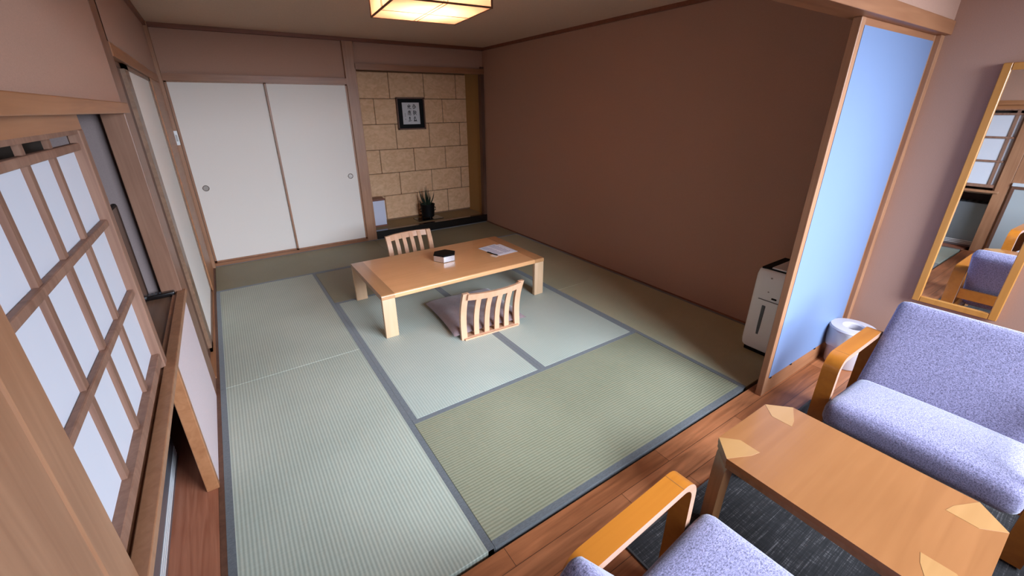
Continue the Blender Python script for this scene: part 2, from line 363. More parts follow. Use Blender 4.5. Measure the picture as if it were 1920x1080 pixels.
# window counter with grooved front rail
bm = nb(); box(bm, -0.52, -0.045, -0.10, 1.765, 0.650, 0.678); struct('trim_30', bm, MW['sill'], 'brown counter board of the window recess')
bm = nb(); box(bm, -0.043, -0.004, -0.10, 1.735, 0.668, 0.694, bev=0.003); box(bm, -0.062, -0.045, -0.10, 1.735, 0.678, 0.686); box(bm, -0.10, -0.085, -0.10, 0.95, 0.678, 0.686)
struct('trim_31', bm, MW['post'], 'raised front rail of the window counter')
# beam and sliding track over the partition
bm = nb(); box(bm, -0.14, XV, -0.145, -0.03, 1.93, 1.995, bev=0.003); struct('trim_32', bm, MW['beam_x'], 'long wooden beam between tatami room and sunroom')
bm = nb(); box(bm, -0.14, XV, -0.135, -0.06, 1.995, 2.46); box(bm, XL, XR, -0.08, 0.0, 1.99, 2.46); struct('wall_front.001', bm, M_wall, 'pink wall above the long beam')
bm = nb(); box(bm, 3.645, XV, -0.12, 0.0, 0.0, 1.93, bev=0.003); struct('trim_33', bm, MW['post'], 'wooden wall post right of the white panel')
bm = nb(); box(bm, XR - 0.022, XR, 0.0, YB, -0.05, 0.004); struct('baseboard_right', bm, MW['crown'], 'thin dark strip between tatami and right wall')
bm = nb(); box(bm, XL - 0.003, 0.0, 0.0, YB, -0.05, 0.0); struct('baseboard_left', bm, MW['dark'], 'dark edge strip between tatami and left wall')

# ------------------------------------------------------------ closet doors on the back wall
def fusuma(n, x0, x1, y, pull, label):
    root = bpy.data.objects.new('door_%d' % n, None); COL.objects.link(root); root['kind'] = 'structure'; root['label'] = label; root['category'] = 'door'
    root.location = ((x0 + x1) / 2, y, 0.03); lx = (x1 - x0) / 2
    obj('door_panel', bx(-lx + 0.012, lx - 0.012, 0.004, 0.018, 0.012, 1.815), M_fus, root)
    bm = nb(); box(bm, -lx, -lx + 0.018, 0, 0.024, 0.0, 1.822); box(bm, lx - 0.018, lx, 0, 0.024, 0.0, 1.822); box(bm, -lx, lx, 0, 0.024, 0.0, 0.016); box(bm, -lx, lx, 0, 0.024, 1.812, 1.822)
    obj('door_frame', bm, MW['post'], root)
    bm = nb(); lathe(bm, [(0.0, 0), (0.024, 0.0), (0.028, 0.004), (0.030, 0.002), (0.031, -0.001)], n=28)
    for v in bm.verts: v.co = Vector((v.co.x, -v.co.z, v.co.y))
    o = obj('finger_pull', bm, M_pull, root, True); o.location = (pull - root.location.x, 0.003, 0.805)
fusuma(1, 0.010, 0.862, YB + 0.045, 0.109, 'left cream papered closet door with round finger pull')
fusuma(2, 0.842, 1.677, YB + 0.016, 1.579, 'right cream papered closet door beside the alcove post')
# side sliding doors in the left wall
def sidedoor(n, y0, y1, x, dark, label):
    root = bpy.data.objects.new('door_%d' % n, None); COL.objects.link(root); root['kind'] = 'structure'; root['label'] = label; root['category'] = 'door'
    root.location = (x, (y0 + y1) / 2, 0.012); ly = (y1 - y0) / 2; sw = 0.09
    obj('door_panel', bx(-0.016, -0.006, -ly + 0.02, ly - 0.02, 0.02, 1.80), MW['dark'] if dark else M_fus, root)
    bm = nb(); box(bm, -0.022, 0, -ly, -ly + 0.055 + sw, 0, 1.815); box(bm, -0.022, 0, ly - sw, ly, 0, 1.815); box(bm, -0.022, 0, -ly, ly, 0.0, 0.03); box(bm, -0.022, 0, -ly, ly, 1.79, 1.815)
    obj('door_frame', bm, MW['dark'] if dark else MW['sill'], root)
sidedoor(3, 1.97, 3.0, -0.045, True, 'dark framed sliding door leaf behind the pillar')
sidedoor(4, 2.30, 3.62, -0.030, False, 'pale papered sliding door leaf in the left wall')

# ------------------------------------------------------------ the alcove
Y0 = YB; YA = 4.90
bm = nb(); box(bm, 1.80, XR, YA, YA + 0.04, 0.0, 2.2, mi=1)
courses = [(1.716, 2.035, 2.338), (1.401, 1.716, 2.114), (1.076, 1.401, 2.373), (0.763, 1.076, 2.118), (0.453, 0.763, 2.363), (0.118, 0.453, 2.118)]
for z0, z1, xo in courses:
    k = xo - 0.488 * 2
    while k < XR:
        a, b_ = max(k, 1.80), min(k + 0.488, XR - 0.005)
        if b_ - a > 0.03: box(bm, a + 0.0035, b_ - 0.0035, YA - 0.014 - random.random() * 0.004, YA, z0 + 0.0035, z1 - 0.0035, bev=0.006, seg=1)
        k += 0.488
struct('wall_back.002', bm, [M_stone, plain('dark_mortar', (0.22, 0.12, 0.065), 0.9)], 'alcove back wall of large cut sandstone blocks')
struct('wall_right.003', bx(XR - 0.02, XR - 0.001, YB + 0.07, YA, 0.1, 2.1), M_yel, 'ochre side wall inside the alcove')
struct('wall_left.006', bx(1.69, 1.715, YB + 0.12, YA, 0.1, 2.1), M_yel, 'hidden side wall inside the alcove')
struct('ceiling.002', bx(1.69, XR, YB + 0.06, YA + 0.04, 2.09, 2.12), M_ceil, 'low ceiling inside the alcove')
M_tokofl = wallpaper('alcove_floor_mat', (0.30, 0.20, 0.09), 0.08)
struct('floor.003', bx(1.80, XR - 0.02, YB + 0.06, YA, 0.0, 0.100), M_tokofl, 'raised tan floor of the alcove')
struct('trim_34', bx(1.80, XR, YB - 0.004, YB + 0.062, 0.0, 0.105, bev=0.004), M_black, 'black lacquered front board of the alcove')
struct('trim_35', bx(1.80, XR - 0.02, YB + 0.062, YB + 0.085, 0.09, 0.103), MW['crown'], 'dark edge strip of the alcove floor')

# ------------------------------------------------------------ tatami mats
M_T = {'light': rush('rush_light', (0.31, 0.335, 0.27), (0.53, 0.555, 0.46), 'y'), 'aqua': rush('rush_aqua', (0.35, 0.39, 0.33), (0.51, 0.54, 0.47), 'y'),
       'olive': rush('rush_sheen_olive', (0.175, 0.175, 0.105), (0.33, 0.32, 0.22), 'x'), 'dusk': rush('rush_sheen_dusk', (0.20, 0.175, 0.10), (0.31, 0.27, 0.17), 'x'),  # crosswise mats darker: weave-direction sheen is put into the base colour
       'right': rush('rush_right', (0.32, 0.30, 0.19), (0.50, 0.47, 0.32), 'y')}
mats = [(0.0, 0.872, 0.0, 1.771, 'light', 'y', 'tatami mat nearest the window counter, front of the left column'),
        (0.0, 0.872, 1.771, 3.54, 'light', 'y', 'tatami mat before the side sliding doors, rear of the left column'),
        (0.872, 1.769, 0.854, 2.637, 'aqua', 'y', 'tatami mat under the left half of the low table'),
        (1.769, 2.655, 0.854, 2.637, 'aqua', 'y', 'tatami mat under the right half of the low table'),
        (0.872, 2.655, 0.0, 0.854, 'olive', 'x', 'olive crosswise tatami mat along the wooden floor'),
        (0.872, 2.655, 2.637, 3.54, 'dusk', 'x', 'brownish crosswise tatami mat behind the low table'),
        (0.0, 1.74, 3.54, 4.39, 'dusk', 'x', 'dark tatami mat along the closet doors'),
        (1.74, 3.468, 3.54, 4.39, 'dusk', 'x', 'dark tatami mat in front of the alcove'),
        (2.655, 3.468, 1.771, 3.54, 'right', 'y', 'tatami mat at the right wall, rear half'),
        (2.655, 3.468, 0.0, 1.771, 'right', 'y', 'tatami mat at the right wall beside the air purifier')]
for x0, x1, y0, y1, k, ax, lab in mats:
    t = thing('tatami_mat', lab, 'tatami mat', ((x0 + x1) / 2, (y0 + y1) / 2, -0.055), 0, 'tatami mats'); hx, hy = (x1 - x0) / 2, (y1 - y0) / 2; g = 0.0012
    obj('rush_surface', bx(-hx + g, hx - g, -hy + g, hy - g, 0, 0.0545, bev=0.002, seg=1), M_T[k], t)
    for s in (-1, 1):
        bm = nb(); bw = 0.030
        if ax == 'y': xa, xb = sorted((s * (hx - g + 0.0008), s * (hx - bw))); box(bm, xa, xb, -hy + g, hy - g, 0.002, 0.0552)
        else: ya, yb = sorted((s * (hy - g + 0.0008), s * (hy - bw))); box(bm, -hx + g, hx - g, ya, yb, 0.002, 0.0552)
        obj('cloth_border', bm, M_heri, t)

# ------------------------------------------------------------ low table
def edge_prof(hy, z0, z1, r):
    out = []
    for cy, cz, a0 in ((hy - r, z1 - r, 0), (-hy + r, z1 - r, 90), (-hy + r, z0 + r * 0.6, 180), (hy - r, z0 + r * 0.6, 270)):
        rr = r if a0 < 180 else r * 0.6
        for k in range(6): a = math.radians(a0 + 18 * k); out.append((cy + (r - rr) * (1 if a0 in (0, 270) else -1) + rr * math.cos(a), cz + rr * math.sin(a)))
    return out
t = thing('low_table', 'low honey coloured wooden table on the tatami with black box and papers on it', 'low table', (1.787, 2.215, 0.0006)); hx, hy = 0.737, 0.417
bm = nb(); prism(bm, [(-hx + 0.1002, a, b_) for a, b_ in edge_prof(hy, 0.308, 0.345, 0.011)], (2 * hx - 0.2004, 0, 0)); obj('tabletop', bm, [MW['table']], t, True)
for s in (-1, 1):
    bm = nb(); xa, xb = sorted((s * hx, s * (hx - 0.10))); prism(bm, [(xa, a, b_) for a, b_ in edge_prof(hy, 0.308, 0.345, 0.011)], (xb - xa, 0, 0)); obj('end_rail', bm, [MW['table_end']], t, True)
for sx in (-1, 1):
    for sy in (-1, 1):
        bm = nb(); xa, xb = sorted((sx * (hx - 0.001), sx * (hx - 0.098))); ya, yb = sorted((sy * (hy - 0.001), sy * (hy - 0.035)))
        vs = box(bm, xa, xb, ya, yb, 0.0, 0.32, bev=0.004)
        obj('leg', bm, [MW['table_leg']], t, True)
# ------------------------------------------------------------ floor chairs
def floor_chair(loc, rz, label):
    t = thing('floor_chair', label, 'floor chair', loc, rz, 'legless wooden floor chairs')
    W = 0.25; HT = 0.395
    def prof(z):  # lean backwards (-y) with height, y of back face
        s = z / HT; return -0.012 + 0.020 * math.sin(math.pi * s) - 0.050 * s ** 2.2
    def plan(x, z=0.39): return -0.050 * (1 - (x / W) ** 2) * (z / HT) ** 0.8     # bowed to the rear
    def slat(x0, x1, name, z0=0.02, z1=HT - 0.01, th=0.014):
        bm = nb(); n = 10; outer = []; inner = []
        xc = (x0 + x1) / 2
        for i in range(n + 1):
            z = z0 + (z1 - z0) * i / n; outer.append((x0, prof(z) + plan(xc, z), z)); inner.append((x0, prof(z) + plan(xc, z) + th, z))
        ribbon(bm, outer, inner, (x1 - x0, 0, 0)); obj(name, bm, MW['chair'], t, False)
    slat(-W, -W + 0.046, 'stile', 0.0, HT, 0.026); slat(W - 0.046, W, 'stile', 0.0, HT, 0.026)
    for k in range(4):
        x = -W + 0.036 + (2 * W - 0.072) * (k + 1) / 5.0; slat(x - 0.020, x + 0.020, 'slat')
    for z0, z1, nm in ((HT - 0.056, HT - 0.003, 'top_rail'), (0.001, 0.014, 'bottom_rail')):
        bm = nb(); n = 14; lo = []; li = []
        for i in range(n + 1):
            x = -W + 0.034 + (2 * W - 0.068) * i / n; y = prof((z0 + z1) / 2) + plan(x, z1 if z1 > 0.1 else 0.0); lo.append((x, y - 0.002, z0)); li.append((x, y + 0.020, z0))
        ribbon(bm, lo, li, (0, prof(z1) - prof(z0), z1 - z0)); obj(nm, bm, MW['chair'], t, False)
    bm = nb(); pts = []
    for (cx, cy, a0) in ((W - 0.02, 0.40, 0), (-W + 0.02, 0.40, 90)): pts += [(cx - 0.05 + 0.05 * math.cos(math.radians(a0 + a)) if a0 == 0 else cx + 0.05 + 0.05 * math.cos(math.radians(a0 + a)), cy - 0.05 + 0.05 * math.sin(math.radians(a0 + a)), 0.001) for a in (0, 30, 60, 90)]
    pts += [(-W + 0.02, -0.03, 0.001), (W - 0.02, -0.03, 0.001)]
    prism(bm, pts, (0, 0, 0.011)); obj('seat', bm, MW['chair'], t)
    return t
floor_chair((1.752, 1.455, 0.0), math.radians(-3), 'slatted wooden floor chair nearest the viewer with a cushion on it')
floor_chair((1.770, 3.06, 0.0), math.radians(184), 'slatted wooden floor chair on the alcove side of the low table')
# floor cushion
bm = nb(); n = 26; top = {}; bot = {}
for i in range(n + 1):
    for j in range(n + 1):
        u, v = -1 + 2 * i / n, -1 + 2 * j / n
        x = 0.31 * u * (1 - 0.05 * (1 - v * v)); y = 0.33 * v * (1 - 0.05 * (1 - u * u))
        e = max(0, (1 - u ** 4)) ** 0.45 * max(0, (1 - v ** 4)) ** 0.45
        wr = 0.004 * math.sin(9 * u + 3 * v) * math.sin(7 * v) * e - 0.010 * math.exp(-((u * u + v * v) / 0.03))
        zt = 0.034 + 0.058 * e + wr * 1.3; zb = 0.034 - 0.021 * e
        top[i, j] = bm.verts.new((x, y, zt)); edge = i in (0, n) or j in (0, n); bot[i, j] = top[i, j] if edge else bm.verts.new((x, y, zb))
for i in range(n):
    for j in range(n):
        bm.faces.new((top[i, j], top[i + 1, j], top[i + 1, j + 1], top[i, j + 1])); q = (bot[i, j + 1], bot[i + 1, j + 1], bot[i + 1, j], bot[i, j])
        try: bm.faces.new(q)
        except Exception: pass
t = thing('floor_cushion', 'mauve brown square cushion lying on the nearer floor chair', 'cushion', (1.790, 1.795, 0.0), math.radians(-4))
obj('cushion_cover', bm, M_cush, t, True)
bm = nb(); box(bm, -0.21, -0.17, 0.24, 0.255, 0.058, 0.0605); obj('care_tag', bm, M_sheet, t)['label'] = 'small white tag'
# hexagonal box
t = thing('hexagonal_box', 'small six sided box with black lid on the low table', 'box', (1.775, 2.268, 0.345)); a0 = math.radians(-119)
def hexa(bm, r, z0, z1, mi=0): prism(bm, [(r * math.cos(a0 + k * math.pi / 3), r * math.sin(a0 + k * math.pi / 3), z0) for k in range(6)], (0, 0, z1 - z0), mi)
bm = nb(); hexa(bm, 0.100, 0.001, 0.005); obj('foot', bm, M_bmat, t)
bm = nb(); hexa(bm, 0.104, 0.005, 0.054); obj('body', bm, M_silver, t)
bm = nb(); hexa(bm, 0.106, 0.054, 0.058); hexa(bm, 0.095, 0.058, 0.062); obj('lid', bm, M_bmat, t)
# papers and pen
def sheet(loc, rz, w, h, label, cat='paper', name='paper_sheet', grp=None, pr=True):
    t = thing(name, label, cat, loc, math.radians(rz), grp); obj('sheet', bx(-w / 2, w / 2, -h / 2, h / 2, 0, 0.0012), M_sheet, t)
    if pr:
        bm = nb()
        for k in range(13):
            y = h / 2 - 0.03 - k * 0.019
            for a, b_ in ((-0.08, -0.005), (0.005, 0.085)): box(bm, a, b_ - 0.02 * random.random(), y, y + 0.008, 0.0012, 0.0016)
        obj('print', bm, M_print, t)
    return t
sheet((2.292, 2.232, 0.3455), 8, 0.205, 0.285, 'printed sheet lying on top of another sheet on the low table')
sheet((2.325, 2.215, 0.3440 + 0.0012), 3, 0.205, 0.285, 'lower sheet peeking out from under the printed sheet', pr=False).location.z = 0.3452
bpy.data.objects['paper_sheet'].location.z = 0.3468
bm = nb(); tube(bm, [(0, 0, 0.006), (0, 0.012, 0.006), (0, 0.125, 0.006), (0, 0.14, 0.006)], [0.001, 0.005, 0.005, 0.004], 10)
t = thing('pen', 'black pen beside the papers on the low table', 'pen', (2.215, 2.075, 0.345), math.radians(14)); obj('barrel', bm, M_bmat, t, True)
bm = nb(); box(bm, 0.0035, 0.006, 0.09, 0.135, 0.008, 0.0115); obj('clip', bm, M_silver, t)
t = thing('paper_slip', 'small cream slip of paper beside the pen', 'paper', (2.185, 2.090, 0.3455), math.radians(20)); obj('slip', bx(-0.02, 0.02, -0.035, 0.035, 0, 0.001), plain('cream_slip', (0.80, 0.66, 0.55), 0.7), t)

# ------------------------------------------------------------ calligraphy in the alcove
t = thing('calligraphy_frame', 'black framed brush calligraphy hanging on the stone alcove wall', 'picture', (2.605, YA - 0.018, 1.530)); fw, fh = 0.200, 0.204
bm = nb()
for (x0, x1, z0, z1) in ((-fw, -fw + 0.018, -fh, fh), (fw - 0.018, fw, -fh, fh), (-fw, fw, fh - 0.018, fh), (-fw, fw, -fh, -fh + 0.018)): box(bm, x0, x1, -0.032, 0, z0, z1, bev=0.002, seg=1)
obj('frame', bm, MW['dark'], t); obj('mount', bx(-fw + 0.018, fw - 0.018, -0.018, -0.002, -fh + 0.018, fh - 0.018), M_bmat, t)
pp = obj('paper', bx(-0.122, 0.122, -0.021, -0.018, -0.136, 0.139), plain('calligraphy_paper', (0.62, 0.60, 0.60), 0.8), t)
def stroke(bm, pts, w=0.007):
    n = len(pts); L = []; Rr = []
    for i, p in enumerate(pts):
        a = Vector(pts[max(i - 1, 0)]); b_ = Vector(pts[min(i + 1, n - 1)]); d = (b_ - a).normalized(); ww = w * (1.1 if i == 0 else 0.55 if i == n - 1 else 0.85)
        L.append((p[0] - d.y * ww / 1.6, 0, p[1] + d.x * ww / 1.6)); Rr.append((p[0] + d.y * ww / 1.6, 0, p[1] - d.x * ww / 1.6))
    ribbon(bm, L, Rr, (0, -0.0008, 0))
# six characters as brush strokes in a -1..1 cell
G = [[[(-.6, .9), (.1, .75)], [(-.7, .4), (-.6, -.7)], [(-.6, .4), (.2, .55), (.3, .1), (-.4, 0)], [(0, .9), (.2, .3)], [(-.55, -.7), (.1, -.5), (.2, 0)], [(.5, .3), (.7, -.3)], [(.1, -.1), (.35, -.5)]],
     [[(-.7, .8), (-.1, .9)], [(-.5, .9), (-.45, -.8)], [(-.8, .3), (0, .45)], [(-.8, -.2), (-.1, 0)], [(.3, .9), (.1, .2), (-.1, -.5)], [(.2, .4), (.8, .5), (.6, -.1)], [(.2, .1), (.8, -.8)], [(-.7, -.7), (0, -.6)]],
     [[(-.5, .8), (.3, .9)], [(-.1, .9), (-.1, .1)], [(-.7, .3), (.5, .4)], [(-.4, .1), (-.5, -.6), (.4, -.5), (.4, .1)], [(-.8, -.7), (.8, -.7)], [(.3, -.3), (.8, -.9)], [(-.2, -.2), (-.6, -.8)]],
     [[(-.1, .95), (-.15, .2)], [(-.7, .6), (-.4, .2)], [(.5, .7), (.2, .2)], [(-.8, .1), (.8, .25)], [(-.3, .1), (-.7, -.8)], [(.2, .1), (.1, -.6), (.8, -.7), (.85, -.4)]],
     [[(-.2, .95), (.1, .8)], [(-.6, .65), (.7, .75)], [(-.55, .6), (-.8, -.8)], [(-.2, .4), (.5, .45)], [(-.2, .1), (.6, .15)], [(-.1, -.2), (-.1, -.8), (.5, -.75), (.5, -.2), (-.1, -.2)], [(.2, .4), (.2, -.2)]],
     [[(-.5, .4), (.3, .5)], [(0, .9), (-.1, -.6)], [(-.4, -.05), (.3, 0)], [(-.8, -.7), (.5, -.6)], [(.55, -.4), (.7, -.6)], [(-.3, .8), (-.1, .6)]]]
bm = nb()
for i, g in enumerate(G):
    cx = 0.052 if i < 3 else -0.022; cz = 0.085 - (i % 3) * 0.078
    for s in g: stroke(bm, [(cx + 0.030 * a, cz + 0.034 * b_) for a, b_ in s])
for v in bm.verts: v.co.y += -0.0212
obj('brush_characters', bm, M_ink, pp)
bm = nb()
for k in range(5): stroke(bm, [(-0.092, 0.005 - k * 0.010), (-0.080, 0.003 - k * 0.010)], 0.004); stroke(bm, [(-0.085, 0.008 - k * 0.010), (-0.090, -0.002 - k * 0.010)], 0.003)
for v in bm.verts: v.co.y += -0.0212
obj('signature', bm, M_inkg, pp); obj('seal', bx(-0.092, -0.080, -0.0222, -0.0212, -0.078, -0.064), M_inkg, pp)
# pot with spiky plant on a dark tray
tag(obj('display_tray', bx(-0.19, 0.19, -0.115, 0.115, 0, 0.010, bev=0.003), M_black, None, False, (2.655, 4.665, 0.100)), 'flat black tray under the plant pot in the alcove', 'tray')
t = thing('potted_plant', 'dark lidless iron pot with spiky leaves standing in the alcove', 'potted plant', (2.655, 4.665, 0.1125))
bm = nb(); lathe(bm, [(0.0, 0.02), (0.075, 0.018), (0.088, 0.03), (0.094, 0.10), (0.098, 0.17), (0.104, 0.195), (0.104, 0.205), (0.092, 0.205), (0.088, 0.18), (0.0, 0.175)], n=36); obj('pot', bm, M_bmat, t, True)
for k in range(3):
    a = 2 * math.pi * k / 3 + 0.5; bm = nb(); tube(bm, [(0.07 * math.cos(a), 0.07 * math.sin(a), 0.03), (0.078 * math.cos(a), 0.078 * math.sin(a), 0.0)], [0.016, 0.011], 10); obj('foot', bm, M_bmat, t, True)
for s in (-1, 1):
    bm = nb(); tube(bm, [(s * 0.098, 0, 0.15), (s * 0.120, 0, 0.14), (s * 0.120, 0, 0.105), (s * 0.096, 0, 0.10)], 0.007, 8); obj('lug', bm, M_bmat, t, True)
leaves = [(-0.10, 0.02, 0.20), (-0.055, -0.02, 0.10), (-0.02, 0.0, 0.24), (0.005, 0.02, 0.26), (0.02, -0.01, 0.22), (0.055, 0.0, 0.10), (0.115, 0.0, 0.16), (-0.12, 0.0, 0.07), (0.06, 0.03, 0.14), (0.0, -0.05, 0.15), (-0.07, 0.0, 0.15)]
for dx, dy, h in leaves:
    bm = nb(); n = 6; L = []; Rr = []
    b0 = Vector((dx * 0.25, dy * 0.3, 0.175)); tip = Vector((dx, dy, 0.205 + h)); side = Vector((1, 0.2, 0)).normalized()
    for i in range(n + 1):
        s = i / n; p = b0.lerp(tip, s) + Vector((dx * 0.15 * math.sin(s * math.pi), 0, 0)); wv = 0.013 * (1 - s ** 1.5) + 0.0008; L.append(p - side * wv); Rr.append(p + side * wv)
    ribbon(bm, L, Rr, (0, 0.003, 0)); obj('leaf', bm, M_leaf, t)
# paper lantern
t = thing('paper_lantern', 'small standing paper lantern with wooden top behind the alcove post', 'lantern', (1.925, 4.70, 0.100))
obj('lantern_shade', bx(-0.10, 0.10, -0.08, 0.08, 0.02, 0.355, bev=0.006), plain('lantern_paper', (0.62, 0.62, 0.74), 0.8), t)
obj('lantern_top', bx(-0.106, 0.106, -0.086, 0.086, 0.352, 0.378, bev=0.003), MW['crown'], t); obj('lantern_base', bx(-0.106, 0.106, -0.086, 0.086, 0.0, 0.02), MW['crown'], t)

# ------------------------------------------------------------ ceiling lamp
t = thing('ceiling_lamp', 'square paper shaded ceiling lamp glowing warm white', 'ceiling lamp', (1.555, 1.775, 2.13), math.radians(-5)); s = 0.285
bm = nb(); box(bm, -s, s, -s, s, 0.0, 0.003)
for sx in (-1, 1): xa, xb = sorted((sx * s, sx * (s - 0.003))); box(bm, xa, xb, -s, s, 0.0, 0.145)
for sy in (-1, 1): ya, yb = sorted((sy * s, sy * (s - 0.003))); box(bm, -s, s, ya, yb, 0.0, 0.145)
obj('lamp_shade', bm, M_shade, t)
M_lampw = plain('lamp_wood', (0.16, 0.07, 0.035), 0.5)
bm = nb()
for sx in (-1, 1):
    for sy in (-1, 1): box(bm, sx * s - 0.005, sx * s + 0.005, sy * s - 0.005, sy * s + 0.005, -0.004, 0.15)
for sg in (-1, 1): box(bm, -s, s, sg * s - 0.004, sg * s + 0.004, -0.003, 0.006); box(bm, sg * s - 0.004, sg * s + 0.004, -s, s, -0.003, 0.006); box(bm, -s, s, sg * s - 0.004, sg * s + 0.004, 0.142, 0.15); box(bm, sg * s - 0.004, sg * s + 0.004, -s, s, 0.142, 0.15)
obj('lamp_frame', bm, M_lampw, t)
M_thin = plain('lamp_strip', (0.30, 0.24, 0.18), 0.6)
bm = nb()
for d in (-0.012, 0.012): box(bm, d - 0.0015, d + 0.0015, -s, s, -0.0025, 0.0); box(bm, d - 0.0015, d + 0.0015, -s - 0.0025, -s, 0.0, 0.145); box(bm, -s - 0.0025, -s, d - 0.0015, d + 0.0015, 0.0, 0.145)
box(bm, -s, s, 0.04, 0.043, -0.0025, 0.0)
obj('lamp_strips', bm, M_thin, t)
obj('ceiling_plate', bx(-0.12, 0.12, -0.12, 0.12, 0.165, 0.195), M_plast, t)
bm = nb(); box(bm, -0.20, 0.20, -0.20, 0.20, 0.150, 0.165); obj('reflector', bm, M_plast, t)
bm = nb(); R0 = 0.13; tube(bm, [(R0 * math.cos(2 * math.pi * k / 28), R0 * math.sin(2 * math.pi * k / 28), 0.09) for k in range(29)], 0.016, 10)
obj('ring_tube', bm, plain('fluorescent_tube', (1, 1, 1), 0.5, 0, 0, (1.0, 0.70, 0.50), 60.0), t, True)

# ------------------------------------------------------------ window recess: screen, TV, remote
t = thing('shoji_screen', 'white papered lattice sliding screen standing on the window counter', 'paper screen', (-0.05, 0.42, 0.688))
Yh = 0.50; Hs = 0.847
obj('paper', bx(-0.017, -0.0145, -Yh + 0.03, Yh - 0.05, 0.05, 0.797), M_paper, t)
obj('stile', bx(-0.018, 0.014, Yh - 0.055, Yh, 0, Hs, bev=0.003, seg=1), MW['lattice'], t)
obj('stile', bx(-0.018, 0.014, -Yh, -Yh + 0.035, 0, Hs, bev=0.003, seg=1), MW['lattice'], t)
obj('bottom_rail', bx(-0.018, 0.010, -Yh, Yh, 0.030, 0.064, bev=0.003, seg=1), MW['lattice'], t)
obj('top_rail', bx(-0.018, 0.010, -Yh, Yh, Hs - 0.012, Hs), MW['lattice'], t)
for y in (0.615, 0.41, 0.205, 0.0):
    bm = nb(); box(bm, -0.0145, -0.003, y - 0.42 - 0.0125, y - 0.42 + 0.0125, 0.05, Hs - 0.01); obj('lattice_upright', bm, MW['lattice'], t)
for z in (1.487, 1.250, 1.002):
    bm = nb(); box(bm, -0.0143, 0.004, -Yh + 0.03, Yh - 0.045, z - 0.688 - 0.011, z - 0.688 + 0.011, bev=0.004, seg=2); obj('lattice_crossbar', bm, MW['lattice'], t)
struct('trim_40', bx(-0.135, -0.12, -0.06, 0.92, 1.40, 1.60), plain('recess_shade', (0.03, 0.018, 0.012), 0.7), 'added dark board imitating the shade behind the top of the paper screen')  # added board, coloured dark to imitate the unlit recess behind the openings
t = thing('television', 'thin black television edge showing past the paper screen in the recess', 'television', (-0.137, 1.33, 0.678))
obj('television_body', bx(-0.022, 0.0, -0.36, 0.27, 0.06, 0.52, bev=0.008), M_bmat, t); obj('screen', bx(0.0, 0.0015, -0.35, 0.26, 0.075, 0.51), M_black, t)
obj('neck', bx(-0.018, -0.004, -0.09, 0.0, 0.01, 0.08), M_bmat, t); obj('stand', bx(-0.10, 0.015, -0.25, 0.0, 0.0, 0.012, bev=0.004), M_bmat, t)
bm = nb(); box(bm, -0.085, 0.085, -0.022, 0.022, 0.0, 0.026, bev=0.007, seg=3)
t = thing('remote_control', 'black remote control lying on the window counter by the pillar', 'remote control', (-0.135, 1.705, 0.678), math.radians(4)); obj('remote_body', bm, M_black, t, True)
bm = nb()
for k in range(6):
    for j in (-0.009, 0.0, 0.009): box(bm, -0.06 + k * 0.016, -0.052 + k * 0.016, j - 0.003, j + 0.003, 0.025, 0.0275)
obj('buttons', bm, M_darkg, t)
# metal convector below the counter
t = thing('convector_heater', 'grey metal heater casing under the window counter', 'heater', (-0.30, 0.60, 0.0))
obj('casing', bx(-0.11, 0.115, -0.66, 0.665, 0.0, 0.52, bev=0.004), M_grey, t)
bm = nb()
for k in range(22): box(bm, -0.08, 0.09, -0.62 + k * 0.056, -0.60 + k * 0.056, 0.52, 0.524)
obj('grille', bm, M_darkg, t)
bm = nb()
for q in range(3): box(bm, 0.115, 0.117, -0.67, 0.655, 0.03 + q * 0.018, 0.038 + q * 0.018)
obj('seam', bm, M_plast, t)
# silver latch on near jamb
t = thing('door_latch', 'small silver grey latch at the bottom left corner on the nearest jamb', 'latch', (XL, -0.372, 1.055))
bm = nb(); lathe(bm, [(0, 0.014), (0.012, 0.012), (0.017, 0.006), (0.017, 0)], n=20)
for v in bm.verts: v.co = Vector((v.co.z, v.co.x, v.co.y * 1.7))
obj('latch_knob', bm, M_grey, t, True)
# grey cabinet in the sunroom, seen in the mirror
t = thing('low_cabinet', 'grey fronted low cabinet with dark frame reflected in the mirror', 'cabinet', (-0.27, -0.86, 0.0))
obj('body', bx(-0.25, 0.265, -0.68, 0.68, 0.0, 0.765), plain('cabinet_grey', (0.35, 0.37, 0.38), 0.5), t)
bm = nb(); box(bm, 0.265, 0.272, -0.68, 0.68, 0.735, 0.765); box(bm, 0.265, 0.272, 0.655, 0.68, 0, 0.735); box(bm, 0.265, 0.272, -0.68, -0.655, 0, 0.735); obj('edge_band', bm, MW['dark'], t)
obj('worktop', bx(-0.25, 0.278, -0.685, 0.685, 0.765, 0.80, bev=0.004), plain('worktop_grey', (0.5, 0.52, 0.55), 0.35), t)
# light switch on corner post
t = thing('wall_switch', 'small white switch on the corner post beside the closet doors', 'switch', (XL + 0.028, 4.40, 1.34))
t.location = (-0.005, 4.325, 1.345)
obj('plate', bx(-0.016, 0.012, -0.008, 0.004, -0.066, 0.066, bev=0.003), M_plast, t); obj('rocker', bx(-0.009, 0.005, -0.012, -0.008, -0.03, 0.03, bev=0.002), plain('rocker_grey', (0.5, 0.48, 0.45), 0.4), t)

